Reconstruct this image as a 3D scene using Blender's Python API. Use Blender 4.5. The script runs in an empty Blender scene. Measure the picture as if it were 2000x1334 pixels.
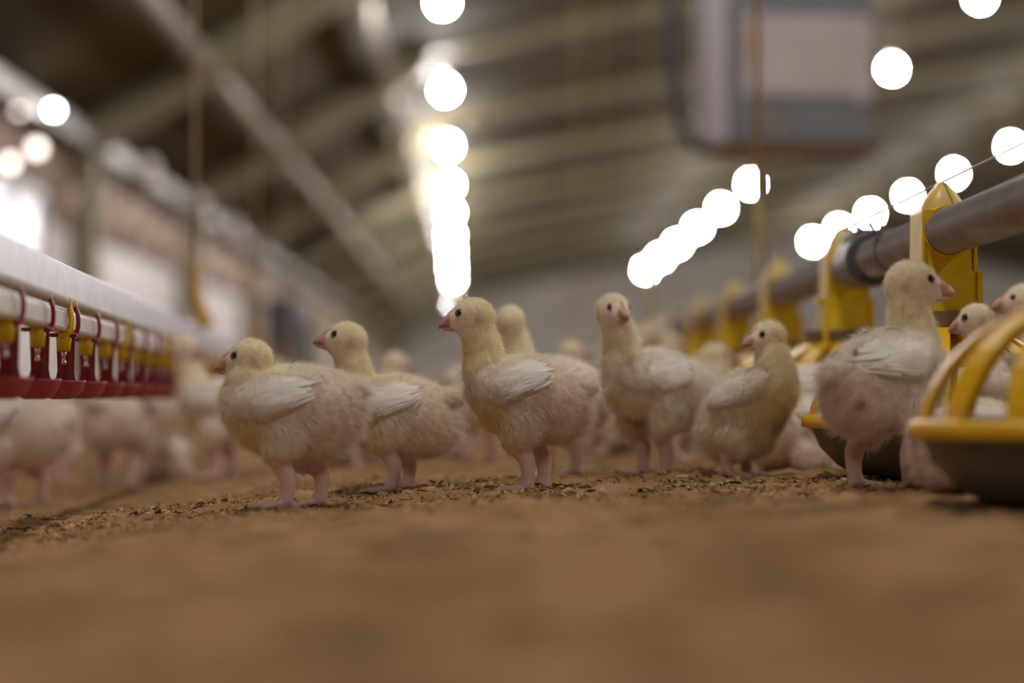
import bpy, bmesh, math, random
import numpy as np
from mathutils import Vector, Matrix, Euler, noise
from mathutils.bvhtree import BVHTree

random.seed(7)
rng = np.random.default_rng(7)
SC = bpy.context.scene
COL = SC.collection
R = math.radians

# ------------------------------------------------------------------ camera, world, exposure
FPX = 2000 * 85 / 36
cam_d = bpy.data.cameras.new('camera')
cam = bpy.data.objects.new('camera', cam_d)
COL.objects.link(cam)
cam.location = (0, 0, 0.10)
cam.rotation_euler = (R(90 + 1.334), 0, R(-0.546))
cam_d.lens = 85
cam_d.sensor_width = 36
cam_d.clip_start = 0.02
cam_d.clip_end = 300
cam_d.dof.use_dof = True
cam_d.dof.focus_distance = 2.56
cam_d.dof.aperture_fstop = 2.25
SC.camera = cam

SC.view_settings.view_transform = 'Standard'
SC.view_settings.look = 'None'
SC.view_settings.gamma = 1
SC.view_settings.exposure = 0.0
SC.view_settings.use_curve_mapping = False

world = bpy.data.worlds.new('world')
SC.world = world
world.use_nodes = True
world.node_tree.nodes['Background'].inputs[0].default_value = (1.0, 0.86, 0.76, 1)
world.node_tree.nodes['Background'].inputs[1].default_value = 0.09
BULB = 900.0          # radiance of every lamp bulb in the house

CAM_M = Euler(cam.rotation_euler).to_matrix()
def P(px, py, d):
    """world point seen at photo pixel px,py at distance d along the lens axis"""
    v = CAM_M @ Vector(((px - 1000) / FPX, (667 - py) / FPX, -1.0))
    return Vector(cam.location) + v * d

# ------------------------------------------------------------------ materials
def mat(name, col, rough=0.6, metal=0.0, spec=0.5, noise_amt=0.0, noise_scale=40, bump=0.0, bump_scale=200,
        attr=None, sheen=0.0, emit=None, sss=0.0, coat=0.0):
    m = bpy.data.materials.new(name)
    m.use_nodes = True
    nt = m.node_tree
    b = nt.nodes['Principled BSDF']
    b.inputs['Base Color'].default_value = (*col, 1)
    b.inputs['Roughness'].default_value = rough
    b.inputs['Metallic'].default_value = metal
    b.inputs['Specular IOR Level'].default_value = spec
    if sheen:
        b.inputs['Sheen Weight'].default_value = sheen
        b.inputs['Sheen Roughness'].default_value = 0.5
    if coat:
        b.inputs['Coat Weight'].default_value = coat
    if sss:
        b.inputs['Subsurface Weight'].default_value = sss
        b.inputs['Subsurface Radius'].default_value = (0.006, 0.003, 0.002)
        b.inputs['Subsurface Scale'].default_value = 1.0
    src = None
    if attr:
        a = nt.nodes.new('ShaderNodeAttribute')
        a.attribute_name = attr
        src = a.outputs['Color']
    if noise_amt:
        tc = nt.nodes.new('ShaderNodeTexCoord')
        n = nt.nodes.new('ShaderNodeTexNoise')
        n.inputs['Scale'].default_value = noise_scale
        n.inputs['Detail'].default_value = 5
        nt.links.new(tc.outputs['Object'], n.inputs['Vector'])
        mr = nt.nodes.new('ShaderNodeMapRange')
        mr.inputs['From Min'].default_value = 0.3
        mr.inputs['From Max'].default_value = 0.7
        mr.inputs['To Min'].default_value = 1 - noise_amt
        mr.inputs['To Max'].default_value = 1 + noise_amt
        nt.links.new(n.outputs['Fac'], mr.inputs['Value'])
        mx = nt.nodes.new('ShaderNodeMix')
        mx.data_type = 'RGBA'
        mx.blend_type = 'MULTIPLY'
        mx.inputs['Factor'].default_value = 1
        if src: nt.links.new(src, mx.inputs['A'])
        else: mx.inputs['A'].default_value = (*col, 1)
        nt.links.new(mr.outputs['Result'], mx.inputs['B'])
        src = mx.outputs['Result']
    if src: nt.links.new(src, b.inputs['Base Color'])
    if bump:
        tc = nt.nodes.new('ShaderNodeTexCoord')
        n = nt.nodes.new('ShaderNodeTexNoise')
        n.inputs['Scale'].default_value = bump_scale
        n.inputs['Detail'].default_value = 4
        nt.links.new(tc.outputs['Object'], n.inputs['Vector'])
        bp = nt.nodes.new('ShaderNodeBump')
        bp.inputs['Strength'].default_value = bump
        bp.inputs['Distance'].default_value = 0.002
        nt.links.new(n.outputs['Fac'], bp.inputs['Height'])
        nt.links.new(bp.outputs['Normal'], b.inputs['Normal'])
    if emit:
        b.inputs['Emission Color'].default_value = (*emit[0], 1)
        b.inputs['Emission Strength'].default_value = emit[1]
    return m

M = {}
M['litter'] = mat('litter', (0.335, 0.195, 0.088), 0.95, spec=0.1, noise_amt=0.40, noise_scale=11, bump=0.6, bump_scale=260)
M['flake'] = mat('wood_flake', (0.4, 0.3, 0.2), 0.8, spec=0.2, attr='Col')
M['ceiling'] = mat('ceiling_board', (0.068, 0.053, 0.025), 0.8, spec=0.2, noise_amt=0.25, noise_scale=0.6)
M['frame'] = mat('frame_paint', (0.24, 0.215, 0.135), 0.6, noise_amt=0.15, noise_scale=3)
M['wallwhite'] = mat('wall_panel', (0.78, 0.74, 0.76), 0.5, noise_amt=0.12, noise_scale=2)
M['wallbrown'] = mat('wall_board', (0.20, 0.13, 0.085), 0.7, noise_amt=0.3, noise_scale=4)
M['walldark'] = mat('wall_far', (0.86, 0.82, 0.76), 0.8, noise_amt=0.15, noise_scale=1)  # far wall colour paled to stand in for dusty haze
M['post'] = mat('post_paint', (0.26, 0.25, 0.20), 0.6)
M['galv'] = mat('galvanised', (0.30, 0.28, 0.28), 0.45, metal=0.6, noise_amt=0.1)
M['conduit'] = mat('conduit', (0.36, 0.32, 0.29), 0.4, noise_amt=0.08)
M['flap'] = mat('inlet_plastic', (0.80, 0.66, 0.57), 0.2, coat=0.5)
M['dark'] = mat('dark_plastic', (0.04, 0.04, 0.05), 0.5)
M['alu'] = mat('aluminium', (0.50, 0.475, 0.565), 0.40, metal=0.6, noise_amt=0.12, noise_scale=30, bump=0.15, bump_scale=90)
M['pvc'] = mat('white_pvc', (0.62, 0.56, 0.48), 0.4, noise_amt=0.12, noise_scale=25)
M['red'] = mat('red_plastic', (0.30, 0.010, 0.022), 0.3, noise_amt=0.15, noise_scale=60)
M['redlight'] = mat('red_worn_plastic', (0.36, 0.05, 0.055), 0.4, noise_amt=0.2, noise_scale=90)
M['yellow'] = mat('yellow_plastic', (0.80, 0.54, 0.012), 0.35, noise_amt=0.10, noise_scale=25)
M['yellowpale'] = mat('pale_yellow_plastic', (0.78, 0.56, 0.16), 0.4, noise_amt=0.08, noise_scale=25)
M['yellowdeep'] = mat('deep_yellow_plastic', (0.86, 0.50, 0.008), 0.4, noise_amt=0.08, noise_scale=25)
M['glintwhite'] = mat('glint_white', (0.9, 0.86, 0.85), 0.15, coat=0.6)
M['steel'] = mat('steel', (0.7, 0.7, 0.7), 0.2, metal=1.0)
M['wire'] = mat('wire', (0.16, 0.13, 0.12), 0.4, metal=0.8)
M['pipe'] = mat('grey_pipe', (0.33, 0.30, 0.30), 0.35, metal=0.3, noise_amt=0.12, noise_scale=18)
M['sleeve'] = mat('dark_sleeve', (0.085, 0.08, 0.085), 0.45)
M['pan'] = mat('pan_plastic', (0.13, 0.115, 0.09), 0.5, noise_amt=0.15)
M['panrim'] = mat('pan_rim_grey', (0.42, 0.38, 0.33), 0.5)
M['ring'] = mat('regulator_grey', (0.24, 0.21, 0.19), 0.4)
M['feed'] = mat('feed', (0.42, 0.27, 0.13), 0.9, noise_amt=0.4, noise_scale=300, bump=1, bump_scale=500)
M['cord'] = mat('cord', (0.56, 0.47, 0.37), 0.8)
M['strap'] = mat('yellow_strap', (0.74, 0.45, 0.06), 0.7)
M['webbing'] = mat('webbing', (0.46, 0.33, 0.13), 0.8)
M['box'] = mat('box_grey', (0.17, 0.175, 0.20), 0.5, noise_amt=0.08, noise_scale=6)
M['boxlight'] = mat('box_light_grey', (0.45, 0.43, 0.47), 0.45)
M['paper'] = mat('paper', (0.50, 0.45, 0.46), 0.7, noise_amt=0.1, noise_scale=8)
M['boxwood'] = mat('box_base_wood', (0.16, 0.095, 0.055), 0.7)
M['bulb'] = mat('lit_bulb', (1, 1, 1), 0.5, emit=((1.0, 0.94, 0.90), BULB))
M['window'] = mat('daylit_pane', (0.35, 0.36, 0.4), 0.2, emit=((0.86, 0.88, 1.0), 0.22))
M['socket'] = mat('lamp_socket', (0.5, 0.48, 0.45), 0.5)
M['skin'] = mat('chick_skin', (0.7, 0.55, 0.45), 0.75, spec=0.25, attr='Col', sheen=0.25, noise_amt=0.10, noise_scale=220,
                bump=0.35, bump_scale=420, sss=0.0)
M['beak'] = mat('chick_beak', (0.52, 0.27, 0.22), 0.42, spec=0.4, attr='Col')
M['comb'] = mat('chick_comb', (0.50, 0.22, 0.20), 0.6)
M['eye'] = mat('chick_eye', (0.006, 0.006, 0.010), 0.06, spec=0.8)
M['lid'] = mat('chick_eyelid', (0.40, 0.25, 0.22), 0.6)
M['feather'] = mat('chick_feather', (0.84, 0.77, 0.70), 0.65, attr='Col', sheen=0.15)

def hair_mat():
    m = bpy.data.materials.new('chick_down')
    m.use_nodes = True
    nt = m.node_tree
    nt.nodes.clear()
    out = nt.nodes.new('ShaderNodeOutputMaterial')
    a = nt.nodes.new('ShaderNodeAttribute'); a.attribute_name = 'Col'
    d = nt.nodes.new('ShaderNodeBsdfDiffuse')
    t = nt.nodes.new('ShaderNodeBsdfTranslucent')
    mx = nt.nodes.new('ShaderNodeMixShader'); mx.inputs[0].default_value = 0.55
    nt.links.new(a.outputs['Color'], d.inputs['Color'])
    nt.links.new(a.outputs['Color'], t.inputs['Color'])
    nt.links.new(d.outputs[0], mx.inputs[1]); nt.links.new(t.outputs[0], mx.inputs[2])
    nt.links.new(mx.outputs[0], out.inputs['Surface'])
    return m
M['down'] = hair_mat()

# ------------------------------------------------------------------ helpers
def mesh_obj(name, bm, m, parent=None, smooth=True, loc=None):
    me = bpy.data.meshes.new(name)
    bm.to_mesh(me); bm.free()
    if smooth:
        me.polygons.foreach_set('use_smooth', [True] * len(me.polygons))
    me.materials.append(M[m] if isinstance(m, str) else m)
    o = bpy.data.objects.new(name, me)
    COL.objects.link(o)
    if parent is not None: o.parent = parent
    if loc is not None: o.location = loc
    return o

def empty(name, loc=(0, 0, 0), rz=0.0, label=None, cat=None, group=None):
    o = bpy.data.objects.new(name, None)
    o.empty_display_size = 0.05
    COL.objects.link(o)
    o.location = loc
    o.rotation_euler = (0, 0, rz)
    tag(o, label, cat, group)
    return o

def tag(o, label=None, cat=None, group=None, kind=None):
    if label: o['label'] = label
    if cat: o['category'] = cat
    if group: o['group'] = group
    if kind: o['kind'] = kind
    return o

def copy_tree(o, parent=None):
    c = o.copy(); COL.objects.link(c)
    if parent is not None: c.parent = parent
    for ch in list(o.children):
        copy_tree(ch, c)
    return c

def box(bm, c, s, rot=None, bevel=0.0):
    r = bmesh.ops.create_cube(bm, size=1)
    vs = r['verts']
    bmesh.ops.scale(bm, vec=s, verts=vs)
    if bevel:
        es = list({e for v in vs for e in v.link_edges})
        rb = bmesh.ops.bevel(bm, geom=es, offset=bevel, segments=2, affect='EDGES', profile=0.5)
        vs = list({v for f in rb['faces'] for v in f.verts} | {v for v in vs if v.is_valid})
    if rot is not None: bmesh.ops.rotate(bm, cent=(0, 0, 0), matrix=rot, verts=vs)
    bmesh.ops.translate(bm, vec=c, verts=vs)
    return vs

def catmull(pts, n):
    """pts list of tuples; returns interpolated tuples, n per span"""
    A = np.array(pts, float)
    out = []
    for i in range(len(A) - 1):
        p0 = A[max(i - 1, 0)]; p1 = A[i]; p2 = A[i + 1]; p3 = A[min(i + 2, len(A) - 1)]
        for k in range(n):
            t = k / n
            out.append(0.5 * ((2 * p1) + (-p0 + p2) * t + (2 * p0 - 5 * p1 + 4 * p2 - p3) * t * t + (-p0 + 3 * p1 - 3 * p2 + p3) * t ** 3))
    out.append(A[-1])
    return out

def loft(bm, pts, seg=20, sub=4, side=(0, 1, 0), power=2.0):
    """pts: (x,y,z, r_side, r_up). closed tube with fan caps"""
    pp = catmull(pts, sub) if sub > 1 else [np.array(p, float) for p in pts]
    n = len(pp)
    rings = []
    sd = Vector(side)
    for i in range(n):
        c = Vector(pp[i][:3])
        t = Vector(pp[min(i + 1, n - 1)][:3]) - Vector(pp[max(i - 1, 0)][:3])
        if t.length < 1e-9: t = Vector((1, 0, 0))
        t.normalize()
        s = sd - t * sd.dot(t)
        if s.length < 1e-4: s = Vector((0, 0, 1)) - t * t.z
        s.normalize()
        u = t.cross(s)
        ra = max(pp[i][3], 1e-5); rb = max(pp[i][4], 1e-5)
        ring = []
        for k in range(seg):
            a = 2 * math.pi * k / seg
            ca, sa = math.cos(a), math.sin(a)
            if power != 2.0:
                ca = math.copysign(abs(ca) ** (2 / power), ca); sa = math.copysign(abs(sa) ** (2 / power), sa)
            ring.append(bm.verts.new(c + s * (ra * ca) + u * (rb * sa)))
        rings.append(ring)
    for i in range(n - 1):
        for k in range(seg):
            bm.faces.new((rings[i][k], rings[i][(k + 1) % seg], rings[i + 1][(k + 1) % seg], rings[i + 1][k]))
    bm.faces.new(list(reversed(rings[0])))
    bm.faces.new(rings[-1])
    return rings

def tube(bm, pts, r, seg=10, sub=1):
    return loft(bm, [(*p, r, r) for p in pts], seg=seg, sub=sub)

def lathe(bm, prof, seg=40, c=(0, 0, 0), close=False):
    """prof: (r,z) list"""
    rings = []
    for r, z in prof:
        rings.append([bm.verts.new((c[0] + r * math.cos(2 * math.pi * k / seg), c[1] + r * math.sin(2 * math.pi * k / seg), c[2] + z)) for k in range(seg)])
    n = len(rings)
    for i in range(n - 1 + (1 if close else 0)):
        a, b = rings[i], rings[(i + 1) % n]
        for k in range(seg):
            bm.faces.new((a[k], a[(k + 1) % seg], b[(k + 1) % seg], b[k]))
    return rings

def ellipsoid(bm, c, r, rot=None, u=20, v=14):
    res = bmesh.ops.create_uvsphere(bm, u_segments=u, v_segments=v, radius=1)
    vs = res['verts']
    bmesh.ops.scale(bm, vec=r, verts=vs)
    if rot is not None: bmesh.ops.rotate(bm, cent=(0, 0, 0), matrix=rot, verts=vs)
    bmesh.ops.translate(bm, vec=c, verts=vs)

# ------------------------------------------------------------------ lamps (rows of bulbs under the roof)
RP = [(-2.65, 1.83), (-0.6, 3.12), (9.0, 4.95), (17.0, 3.5)]
def roof_z(x):
    pts = RP
    return float(np.interp(x, [p[0] for p in pts], [p[1] for p in pts]))

def make_lamp():
    t = empty('ceiling_lamp')
    b = bmesh.new(); ellipsoid(b, (0, 0, 0), (0.053, 0.053, 0.053), u=16, v=10)
    mesh_obj('bulb', b, 'bulb', t)
    b = bmesh.new(); lathe(b, [(0.0, 0.12), (0.028, 0.12), (0.032, 0.09), (0.032, 0.052), (0.0, 0.050)], 16)
    mesh_obj('socket', b, 'socket', t)
    b = bmesh.new(); tube(b, [(0, 0, 0.115), (0, 0, 0.40)], 0.006, 8)
    c = mesh_obj('hanging_cable', b, 'cord', t)
    return t
lamp0 = make_lamp()
lamp_used = False
def place_lamp(x, y, z, label, group):
    global lamp_used
    o = lamp0 if not lamp_used else copy_tree(lamp0)
    lamp_used = True
    o.location = (x, y, z)
    dz = roof_z(x) - z
    for ch in o.children:
        if ch.name.startswith('hanging_cable'):
            ch.location = (0, 0, 0.115 - 0.115 * (dz - 0.115) / 0.285)
            ch.scale = (1, 1, (dz - 0.115) / 0.285)
    tag(o, label, 'lamp', group)
    return o
ROWS = [((-0.10, -0.0133), 2.80, [16.45 + 4.72 * k for k in range(12)], 'lit round ceiling lamp in the lamp row straight above the middle of the house', 'lamps of the middle row'),
        ((3.80, 0.0), 3.20, [18.6, 22.7, 26.6, 29.8, 35.0, 39.5, 44.0, 48.7, 53.6, 58.5], 'lit round ceiling lamp in the row running behind the grey hanging control box', 'lamps of the row behind the box'),
        ((8.30, 0.0), 4.10, [38.3 + 4.72 * k for k in range(6)], 'lit round ceiling lamp in the farthest row, above the grey feed pipe', 'lamps of the row above the feed pipe')]
for (la, lb), lz, ds, lab, grp in ROWS:
    for d in ds:
        place_lamp(la + lb * d, d, lz, lab, grp)
    yy = ds[0] - 4.7
    while yy > -3:
        place_lamp(la + lb * yy, yy, lz, 'lit round ceiling lamp overhead nearer than the picture shows', 'lamps overhead')
        yy -= 4.7

# ------------------------------------------------------------------ ground
GX = [-3.0, -0.75, -0.60, -0.50, -0.25, 0.0, 0.27, 0.48, 0.8, 3.0]
GZ = [-0.050, -0.056, -0.050, -0.038, -0.012, 0.001, 0.009, 0.013, 0.014, 0.012]
def base_ground(x, y):
    g = np.interp(x, GX, GZ)
    f = np.interp(y, [4.2, 7.5], [1.0, 0.45])
    return g * f - 0.002

def vnoise(x, y, seed=0):
    """smooth value noise, vectorised"""
    xi = np.floor(x).astype(np.int64); yi = np.floor(y).astype(np.int64)
    xf = x - xi; yf = y - yi
    def h(a, b):
        n = (a * 374761393 + b * 668265263 + seed * 1442695041) & 0xFFFFFFFF
        n = ((n ^ (n >> 13)) * 1274126177) & 0xFFFFFFFF
        n = (n ^ (n >> 16)) & 0xFFFF
        return n / 65535.0
    u = xf * xf * (3 - 2 * xf); v = yf * yf * (3 - 2 * yf)
    return (h(xi, yi) * (1 - u) + h(xi + 1, yi) * u) * (1 - v) + (h(xi, yi + 1) * (1 - u) + h(xi + 1, yi + 1) * u) * v

def rough_ground(x, y):
    z = base_ground(x, y)
    z = z + 0.010 * (vnoise(x * 5, y * 5, 1) - 0.5)
    z = z + 0.007 * (vnoise(x * 16, y * 16, 2) - 0.5)
    n = vnoise(x * 42, y * 42, 3)
    z = z + 0.013 * (np.clip(n - 0.45, 0, 1) ** 1.3)
    z = z + 0.004 * (vnoise(x * 110, y * 110, 4) - 0.5)
    return z
def gz(x, y):
    return float(base_ground(np.array([x]), np.array([y]))[0])

def grid_mesh(xs, ys, zf):
    X, Y = np.meshgrid(xs, ys)
    Z = zf(X, Y)
    V = np.stack([X, Y, Z], -1).reshape(-1, 3)
    nx, ny = len(xs), len(ys)
    i = np.arange((ny - 1) * (nx - 1))
    r = i // (nx - 1); c = i % (nx - 1)
    a = r * nx + c
    F = np.stack([a, a + 1, a + 1 + nx, a + nx], -1)
    return V, F
V1, F1 = grid_mesh(np.arange(-1.4, 1.4, 0.0065), np.arange(0.30, 4.6, 0.0065), rough_ground)
V2, F2 = grid_mesh(np.arange(-2.8, 17.2, 0.25), np.arange(-10, 76, 0.25), lambda x, y: base_ground(x, y) - 0.010)
me = bpy.data.meshes.new('floor')
VV = np.concatenate([V1, V2]); FF = np.concatenate([F1, F2 + len(V1)])
me.vertices.add(len(VV)); me.vertices.foreach_set('co', VV.astype(np.float32).ravel())
me.loops.add(FF.size); me.loops.foreach_set('vertex_index', FF.astype(np.int32).ravel())
me.polygons.add(len(FF)); me.polygons.foreach_set('loop_start', np.arange(0, FF.size, 4, dtype=np.int32))
me.update(calc_edges=True)
me.polygons.foreach_set('use_smooth', [True] * len(me.polygons))
me.materials.append(M['litter'])
floor = bpy.data.objects.new('floor', me); COL.objects.link(floor)
floor['kind'] = 'structure'

# wood shavings lying in the litter
def flakes(n, xr, yr, lmin, lmax, seed):
    g = np.random.default_rng(seed)
    x = g.uniform(*xr, n); y = g.uniform(*yr, n)
    dens = vnoise(x * 14, y * 14, 9) + 0.5 * vnoise(x * 40, y * 40, 10)
    keep = dens > g.uniform(0.3, 1.0, n)
    x, y = x[keep], y[keep]; n = len(x)
    z = rough_ground(x, y) + g.uniform(-0.0005, 0.0018, n)
    a = g.uniform(0, 2 * np.pi, n); L = g.uniform(lmin, lmax, n) * 0.5; W = L * g.uniform(0.14, 0.4, n)
    tilt = g.normal(0, 0.35, n); roll = g.normal(0, 0.5, n)
    d = np.stack([np.cos(a) * np.cos(tilt), np.sin(a) * np.cos(tilt), np.sin(tilt)], -1)
    s = np.stack([-np.sin(a) * np.cos(roll), np.cos(a) * np.cos(roll), np.sin(roll)], -1)
    up = np.cross(d, s)
    c = np.stack([x, y, z], -1)
    L = L[:, None]; W = W[:, None]
    b = (g.uniform(-0.25, 0.35, n)[:, None]) * L
    v = np.stack([c - d * L - s * W, c - d * L + s * W * .8, c + up * b + s * W, c + d * L + s * W * .5, c + d * L - s * W * .6, c + up * b - s * W], 1)
    f = np.array([[0, 5, 2, 1], [5, 4, 3, 2]])
    F = (np.arange(n)[:, None, None] * 6 + f[None]).reshape(-1, 4)
    t = g.uniform(0, 1, n)
    pal = np.array([[0.50, 0.33, 0.15], [0.62, 0.46, 0.26], [0.36, 0.21, 0.09], [0.16, 0.10, 0.05], [0.72, 0.60, 0.44]])
    col = pal[g.choice(5, n, p=[.36, .14, .27, .19, .04])] * g.uniform(0.75, 1.15, n)[:, None]
    return v.reshape(-1, 3), F, np.repeat(col, 6, 0)
parts = [flakes(46000, (-0.72, 0.75), (2.15, 3.1), 0.002, 0.007, 1),
         flakes(9000, (-1.2, 1.2), (1.0, 4.5), 0.003, 0.010, 2),
         flakes(3200, (-0.85, 0.85), (2.3, 2.8), 0.007, 0.017, 3)]
Vs, Fs, Cs, off = [], [], [], 0
for v, f, c in parts:
    Vs.append(v); Fs.append(f + off); Cs.append(c); off += len(v)
VV = np.concatenate(Vs); FF = np.concatenate(Fs); CC = np.concatenate(Cs)
me = bpy.data.meshes.new('wood_shavings')
me.vertices.add(len(VV)); me.vertices.foreach_set('co', VV.astype(np.float32).ravel())
me.loops.add(FF.size); me.loops.foreach_set('vertex_index', FF.astype(np.int32).ravel())
me.polygons.add(len(FF)); me.polygons.foreach_set('loop_start', np.arange(0, FF.size, 4, dtype=np.int32))
me.update(calc_edges=True)
ca = me.color_attributes.new('Col', 'FLOAT_COLOR', 'POINT')
ca.data.foreach_set('color', np.concatenate([CC, np.ones((len(CC), 1))], 1).astype(np.float32).ravel())
me.materials.append(M['flake'])
o = bpy.data.objects.new('wood_shavings', me); COL.objects.link(o)
tag(o, 'loose brown wood shavings scattered over the litter floor', 'wood shavings', kind='stuff')

# ------------------------------------------------------------------ house shell
def struct(name, bm, m, smooth=False):
    o = mesh_obj(name, bm, m, smooth=smooth); o['kind'] = 'structure'; return o
b = bmesh.new()
for (xa, za), (xb, zb) in zip(RP[:-1], RP[1:]):
    vs = [b.verts.new(p) for p in ((xa, -10, za), (xb, -10, zb), (xb, 75, zb), (xa, 75, za))]
    b.faces.new(vs)
    vs = [b.verts.new(p) for p in ((xa, -10, za + .1), (xa, 75, za + .1), (xb, 75, zb + .1), (xb, -10, zb + .1))]
    b.faces.new(vs)
struct('ceiling', b, 'ceiling')
b = bmesh.new(); box(b, (-2.70, 32.5, 0.53), (0.1, 85, 1.24)); struct('wall_left', b, 'wallwhite')
b = bmesh.new(); box(b, (-2.70, 32.5, 1.49), (0.1, 85, 0.68)); struct('wall_left_upper', b, 'wallbrown')
b = bmesh.new(); box(b, (17.05, 32.5, 1.6), (0.1, 85, 3.4)); struct('wall_right', b, 'walldark')
b = bmesh.new(); box(b, (7.2, 71.05, 2.3), (20, 0.1, 5.2)); struct('wall_far', b, 'walldark')
# portal frames under the roof and the posts that carry them
k = 0
yy = 4.8
while yy < 70:
    k += 1
    b = bmesh.new()
    for (xa, za), (xb, zb) in zip(RP[:-1], RP[1:]):
        L = math.hypot(xb - xa, zb - za); a = math.atan2(zb - za, xb - xa)
        hh = 0.24 if xa < -2 else 0.11
        box(b, ((xa + xb) / 2 + (hh / 2 + .01) * math.sin(a), yy, (za + zb) / 2 - (hh / 2 + .01) * math.cos(a)), (L + .05, 0.16, hh), Matrix.Rotation(-a, 3, 'Y'))
    box(b, (-2.57, yy, 0.9), (0.16, 0.2, 1.9))
    struct('trim_%d' % k, b, 'frame')
    yy += 5.3
# eave beam; its brackets are coloured white to stand in for lamp reflections
b = bmesh.new(); box(b, (-2.55, 32.5, 1.72), (0.14, 85, 0.10)); struct('trim_%d' % (k + 1), b, 'galv')
def metal_clamp(y):
    b = bmesh.new(); ellipsoid(b, (0, 0, 0), (0.085, 0.085, 0.085), u=14, v=9)
    box(b, (-0.04, 0, 0), (0.08, 0.05, 0.05))
    return mesh_obj('eave_bracket', b, 'glintwhite', loc=(-2.44, y, 1.73))
for y in (17.2, 20.1, 23.0, 26.0):
    tag(metal_clamp(y), 'round eave bracket coloured white for a lamp glint, along the pale wall', 'bracket', 'eave brackets')
# window with daylight at the near end of the left wall
b = bmesh.new(); box(b, (-2.64, 12.35, 1.08), (0.04, 3.6, 0.34)); w = struct('window_1', b, 'window')
b = bmesh.new()
for y in (10.55, 11.45, 12.35, 13.25, 14.15): box(b, (-2.62, y, 1.08), (0.06, 0.07, 0.40))
for z in (0.89, 1.27): box(b, (-2.62, 12.35, z), (0.06, 3.7, 0.06))
mesh_obj('window_frame', b, 'boxlight', w, smooth=False)
# inlet flaps along the wall
b = bmesh.new(); box(b, (0, 0, 0), (0.07, 0.20, 0.18), Matrix.Rotation(R(18), 3, 'Y'), bevel=0.015)
fl = mesh_obj('inlet_flap', b, 'flap'); first = True
yy = 14.9
while yy < 42:
    if (yy - 4.8) % 5.3 > 0.25 and (yy - 4.8) % 5.3 < 5.05:
        o = fl if first else fl.copy()
        if not first: COL.objects.link(o)
        first = False
        o.location = (-2.585, yy, 1.36 + 0.09 * math.sin(yy * 7))
        tag(o, 'beige air inlet flap in the row along the upper wall behind the drinker line', 'air inlet', 'air inlet flaps on the wall')
    yy += 0.36
# glowing balls added for bright blurred spots along the wall
spot_glow = mat('spot_glow', (1, 1, 1), emit=((1, .95, .92), 70))
spot_glow_warm = mat('warm_spot_glow', (1, 1, 1), emit=((1, .86, .76), 6))
for px_, py_, d_, r_, m_, lab in ((105, 215, 13.5, .017, spot_glow, 'brightest small glowing ball added for a glint at the eave of the pale wall'),
                               (38, 212, 13.2, .028, spot_glow_warm, 'dimmer small glowing ball added at the eave, cut close to the picture edge'),
                               (72, 290, 13.4, .034, spot_glow_warm, 'small warm glowing ball added on the brown wall board below the eave'),
                               (20, 318, 12.8, .030, spot_glow_warm, 'small warm glowing ball added on the brown wall board closest to the picture edge')):
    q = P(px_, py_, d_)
    t = empty('added_glow_ball', q, 0, lab, 'lamp')
    b = bmesh.new(); ellipsoid(b, (0, 0, 0), (r_, r_, r_), u=14, v=9); mesh_obj('bulb', b, m_, t)  # the added glowing ball; its stem to the wall follows
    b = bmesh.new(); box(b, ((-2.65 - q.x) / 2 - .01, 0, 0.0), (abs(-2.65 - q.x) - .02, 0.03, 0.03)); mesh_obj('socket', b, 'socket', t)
# dark fan unit on the wall
t = empty('wall_fan', (-2.65, 29.5, 0), 0, 'dark fan housing standing against the pale wall', 'fan')
b = bmesh.new(); box(b, (0.2, 0, 0.65), (0.4, 2.2, 1.3), bevel=0.02); mesh_obj('housing', b, 'dark', t, smooth=False)
b = bmesh.new(); lathe(b, [(0.5, 0), (0.55, 0.03), (0.5, 0.06)], 30)
bmesh.ops.rotate(b, cent=(0, 0, 0), matrix=Matrix.Rotation(R(90), 3, 'Y'), verts=b.verts[:]); bmesh.ops.translate(b, vec=(0.4, 0, 0.65), verts=b.verts[:])
mesh_obj('fan_ring', b, 'galv', t)
# conduits along the roof
def pipe_thing(name, pts, r, m, label, cat):
    b = bmesh.new(); tube(b, pts, r, 12, 4 if len(pts) > 2 else 1)
    return tag(mesh_obj(name, b, m), label, cat)
pipe_thing('roof_pipe', [(-1.80, 8, 2.22), (-1.80, 60, 2.22)], 0.065, 'conduit', 'long pale pipe under the sloping roof above the drinker line', 'pipe')
pipe_thing('roof_conduit', [(-0.84, 15.5, 2.78), (-0.84, 44, 2.78)], 0.05, 'conduit', 'pale conduit running beside the middle lamp row', 'pipe')
pipe_thing('roof_hose', [P(345, 30, 14.8), P(260, 70, 14.8), P(180, 125, 14.8), P(130, 180, 14.8), P(112, 235, 14.8)], 0.055, 'pvc',
           'curved pale hose bending down from the roof to the eave of the wall', 'hose')

# ------------------------------------------------------------------ drinker line
DL = Vector(((690 - 955) / FPX, 1.0, 0)).normalized()          # its direction over the floor
DN = Vector((-DL.y, DL.x, 0))                                    # away from the aisle
def dpt(d):   # point on the drinker line at depth d
    q = P(690 - 0.3085 * FPX / d, 777, d); return Vector((q.x, q.y, 0))
t0 = dpt(2.605)
line = empty('drinker_line', (t0.x, t0.y, 0), math.atan2(DL.y, DL.x), 'long hanging drinker line with aluminium rail and red drip cups', 'drinker line')
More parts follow.
